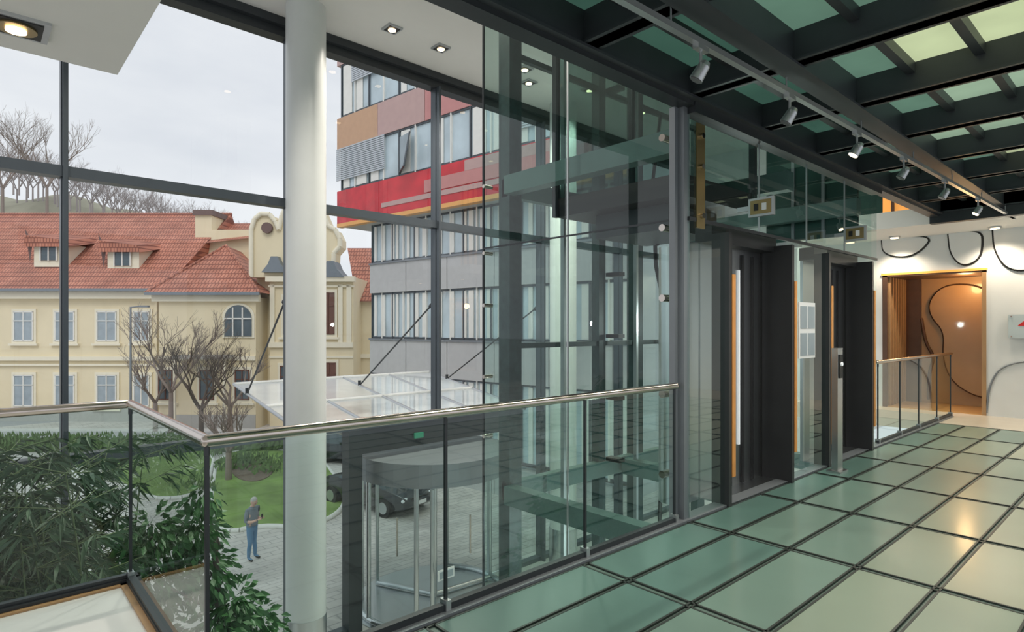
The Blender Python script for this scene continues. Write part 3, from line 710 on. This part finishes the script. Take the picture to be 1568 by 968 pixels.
for c,rad,n in (((1.66,6.2,-.14),.15,90),((1.58,6.2,-.45),.26,280),((1.22,6.2,-.38),.28,300),((1.28,6.2,-.8),.30,320),((1.68,6.2,-.85),.25,260),((1.95,6.2,-1.28),.28,340),((2.12,6.2,-1.55),.3,320),((1.65,6.1,-1.4),.4,400),((2.2,6.3,-2.0),.4,240),((1.9,6.2,-2.2),.4,220)):
    c=Vector(c); b.cyl((1.82,6.2,c.z-.5),c,.012,'bark',n=5)
    for _ in range(n):
        o=Vector((random.gauss(0,1),random.gauss(0,1),random.gauss(0,1))).normalized()*rad*random.uniform(.3,1.08)
        leaf(b,c+o,o+Vector((0,0,-.15)),random.uniform(.08,.13),.026,'leaf_green')
b.build('ficus_plant')

# ------------------------------------------------------------ cars
def car(name,sx,sy,yaw):
    r,d,_=G(sx,sy); st=[(-2.2,.55,.45,.62,.62),(-2.1,.78,.32,.82,.82),(-1.5,.86,.28,.95,.95),(-1.0,.88,.28,1.0,1.05),(-.5,.89,.27,1.0,1.4),(.3,.89,.27,.98,1.45),(.9,.89,.27,.96,1.35),(1.4,.88,.27,.92,.96),(1.9,.84,.28,.82,.84),(2.2,.7,.34,.7,.7),(2.28,.5,.42,.6,.6)]
    b=MB(lambda p: camf((r+p[0]*math.cos(yaw)-p[1]*math.sin(yaw), d+p[0]*math.sin(yaw)+p[1]*math.cos(yaw), GR+p[2])))
    rows=[]
    for x,w,zb,zm,zt in st:
        cw=w*(.68 if zt>1.1 else .85)
        rows.append([(x,-w*.9,zb),(x,-w,(zb+zm)/2),(x,-w*.96,zm),(x,-cw,zt-.03),(x,-cw*.6,zt),(x,cw*.6,zt),(x,cw,zt-.03),(x,w*.96,zm),(x,w,(zb+zm)/2),(x,w*.9,zb)])
    n=10
    for i in range(len(rows)-1):
        for j in range(n):
            a,c=rows[i][j],rows[i][(j+1)%n]; e,f=rows[i+1][(j+1)%n],rows[i+1][j]
            hi=max(st[i][4],st[i+1][4])>1.1
            glassy = (hi and j in (2,6)) or (j in (3,4,5) and abs(st[i][4]-st[i+1][4])>.3)
            b.add([a,c,e,f],[(0,1,2,3)],'car_window' if glassy else 'car_paint',not glassy)
    b.quad(rows[0],'car_paint'); b.quad(rows[-1][::-1],'car_paint')
    for x in (-1.35,1.4):
        for s in (-1,1): b.cyl((x,s*.70,.32),(x,s*.91,.32),.32,'tyre',n=24); b.cyl((x,s*.90,.32),(x,s*.925,.32),.2,'silver',n=16)
    for s in (-1,1):
        b.sph((2.13,s*.58,.62),.13,'headlight',10,6,(.7,1.4,.7)); b.box(.75,.95,s*.93-.06,s*.93+.06,.95,1.08,'car_paint')
    b.box(2.24,2.3,-.26,.26,.42,.54,'plate'); b.box(2.18,2.26,-.4,.4,.56,.68,'black')
    b.build(name)
car('car',574,772,math.radians(-35)); car('car',512,705,math.radians(-10))

# ------------------------------------------------------------ man standing outside
def man():
    r,d,_=G(386,857); base=Vector(camf((r,d,GR)))
    J={'pel':(0,0,.95,.15,.115),'sp':(0,-.01,1.14,.15,.12),'ch':(0,0,1.34,.165,.12),'nb':(0,0,1.47,.075,.07),'nk':(0,.03,1.53,.055,.055),'hd':(0,.045,1.585,.05,.05)}
    for s,t in ((1,'r'),(-1,'l')):
        J['sh'+t]=(s*.185,0,1.42,.062,.062); J['el'+t]=(s*.235,-.02,1.13,.046,.046); J['fa'+t]=(s*.17,.14,1.12,.04,.04); J['wr'+t]=(s*.085,.25,1.17,.028,.026)
        J['hp'+t]=(s*.09,0,.88,.095,.095); J['kn'+t]=(s*.11,.03*s,.49,.06,.062); J['ca'+t]=(s*.115,0,.33,.055,.06); J['an'+t]=(s*.12,-.01,.10,.042,.045); J['to'+t]=(s*.14,.15,.045,.042,.035)
    E=[('pel','sp'),('sp','ch'),('ch','nb'),('nb','nk'),('nk','hd')]
    for t in 'rl': E+=[('ch','sh'+t),('sh'+t,'el'+t),('el'+t,'fa'+t),('fa'+t,'wr'+t),('pel','hp'+t),('hp'+t,'kn'+t),('kn'+t,'ca'+t),('ca'+t,'an'+t),('an'+t,'to'+t)]
    ks=list(J); me=bpy.data.meshes.new('s'); me.from_pydata([J[k][:3] for k in ks],[(ks.index(a),ks.index(c)) for a,c in E],[])
    ob=bpy.data.objects.new('tmp',me); sc.collection.objects.link(ob)
    md=ob.modifiers.new('s','SKIN'); 
    for i,k in enumerate(ks):
        sv=me.skin_vertices[0].data[i]; sv.radius=J[k][3:]; sv.use_root=(k=='pel')
    ss=ob.modifiers.new('d','SUBSURF'); ss.levels=2; ss.render_levels=2
    dg=bpy.context.evaluated_depsgraph_get(); m2=bpy.data.meshes.new_from_object(ob.evaluated_get(dg))
    bpy.data.objects.remove(ob)
    b=MB()
    V=[v.co.copy() for v in m2.vertices]
    groups={}
    for p in m2.polygons:
        c=p.center
        if c.z<.085: m='shoe'
        elif c.z<.97 and abs(c.x)<.3 and c.y<.2: m='jeans'
        elif c.z>1.50: m='skin'
        elif c.y>.06 and c.z<1.3 and c.z>1.0 and (abs(c.x)>.13 or c.y>.16): m='skin'
        else: m='shirt'
        groups.setdefault(m,[]).append(tuple(p.vertices))
    o=len(b.v); b.v+= [tuple(v) for v in V]
    for m,fs in groups.items():
        k=b.mi(m)
        for f in fs: b.f.append(tuple(i+o for i in f)); b.m.append(k); b.sm.append(True)
    h0=len(b.v); H=Vector((0,.065,1.64))
    b.sph((0,0,0),.105,'skin',20,14,(.74,.9,1.12)); b.sph((0,.012,-.06),.068,'skin',14,10,(.85,1.0,.85))
    b.sph((0,-.012,.022),.108,'hair',18,12,(.76,.88,1.0)); b.sph((0,.1,-.012),.016,'skin',8,6,(.8,1.2,1.5))
    for s in (-1,1):
        b.sph((s*.032,.085,.008),.010,'eye',8,6); b.sph((s*.08,0,-.01),.025,'skin',8,6,(.4,.8,1.2)); b.box(s*.032-.016,s*.032+.016,.088,.095,.024,.029,'hair')
    b.box(-.024,.024,.083,.09,-.058,-.048,'lip')
    R=Matrix.Rotation(math.radians(-28),3,'X')
    for i in range(h0,len(b.v)): b.v[i]=tuple(R@Vector(b.v[i])+H)
    for s in (-1,1):
        w=Vector((s*.085,.25,1.17)); dd=Vector((-s*.35,.8,.25)).normalized(); sd=Vector((0,0,1)).cross(dd).normalized(); up=dd.cross(sd)
        h1=len(b.v); b.sph((0,0,0),.045,'skin',10,8,(.9,1,.45))
        Rm=Matrix((sd,dd,up)).transposed()
        for i in range(h1,len(b.v)): b.v[i]=tuple(Rm@Vector(b.v[i])+w+dd*.045)
        for k in range(4):
            L=(.07,.08,.075,.06)[k]; p=w+dd*.08+sd*(k-1.5)*.019; q=p+dd*L*.45-up*.005; e=q+(dd*.5+up*.8).normalized()*L*.5
            b.cyl(p,q,.009,'skin',.0085,n=6); b.cyl(q,e,.0085,'skin',.007,n=6)
        p=w+dd*.03-sd*s*-.035; b.cyl(p,p+(dd*.6+up*.5)*.06-sd*s*-.01,.011,'skin',.009,n=6)
    b.box(-.035,.035,.335,.347,1.19,1.32,'black')
    f=Vector(camf((1,-.35,0))).normalized(); ang=math.atan2(f.y,f.x)-math.pi/2
    Rz=Matrix.Rotation(ang,3,'Z'); z0=min(v[2] for v in b.v)
    b.v=[tuple(Rz@Vector((v[0],v[1],v[2]-z0))+base) for v in b.v]
    b.build('man')
man()

# ------------------------------------------------------------ world, lights, camera
w=bpy.data.worlds.new('World'); sc.world=w; w.use_nodes=True; nt=w.node_tree
bg=nt.nodes['Background']; tc=nt.nodes.new('ShaderNodeTexCoord'); mp=nt.nodes.new('ShaderNodeMapping'); mp.inputs['Scale'].default_value=(1,1,3)
nz=nt.nodes.new('ShaderNodeTexNoise'); nz.inputs['Scale'].default_value=1.8; nz.inputs['Detail'].default_value=5
cr=nt.nodes.new('ShaderNodeValToRGB'); cr.color_ramp.elements[0].position=.32; cr.color_ramp.elements[0].color=(.62,.65,.72,1); cr.color_ramp.elements[1].position=.62; cr.color_ramp.elements[1].color=(.85,.86,.89,1)
nt.links.new(tc.outputs['Generated'],mp.inputs[0]); nt.links.new(mp.outputs[0],nz.inputs['Vector']); nt.links.new(nz.outputs['Fac'],cr.inputs[0]); nt.links.new(cr.outputs[0],bg.inputs[0]); bg.inputs[1].default_value=1.0
s=bpy.data.lights.new('sun','SUN'); s.energy=.8; s.angle=.5; s.color=(1,.97,.92); so=bpy.data.objects.new('sun',s); so.rotation_euler=Vector((.55,.75,-.9)).to_track_quat('-Z','Y').to_euler(); sc.collection.objects.link(so)
l=bpy.data.lights.new('under_bridge_fill','POINT'); l.energy=90; l.color=(.95,1,.95); l.shadow_soft_size=.08; lo=bpy.data.objects.new('under_bridge_fill',l); lo.location=(6.4,.3,-.9); sc.collection.objects.link(lo)  # unseen fill light added below the bridge, no fixture
cam=bpy.data.cameras.new('camera'); co=bpy.data.objects.new('camera',cam); sc.collection.objects.link(co)
co.location=(0,0,EYE); co.rotation_euler=(math.pi/2,0,-math.atan2(.678,.735)); cam.sensor_width=36; cam.lens=36*900/1568; cam.shift_y=16/1568; cam.clip_start=.05; cam.clip_end=500
sc.camera=co
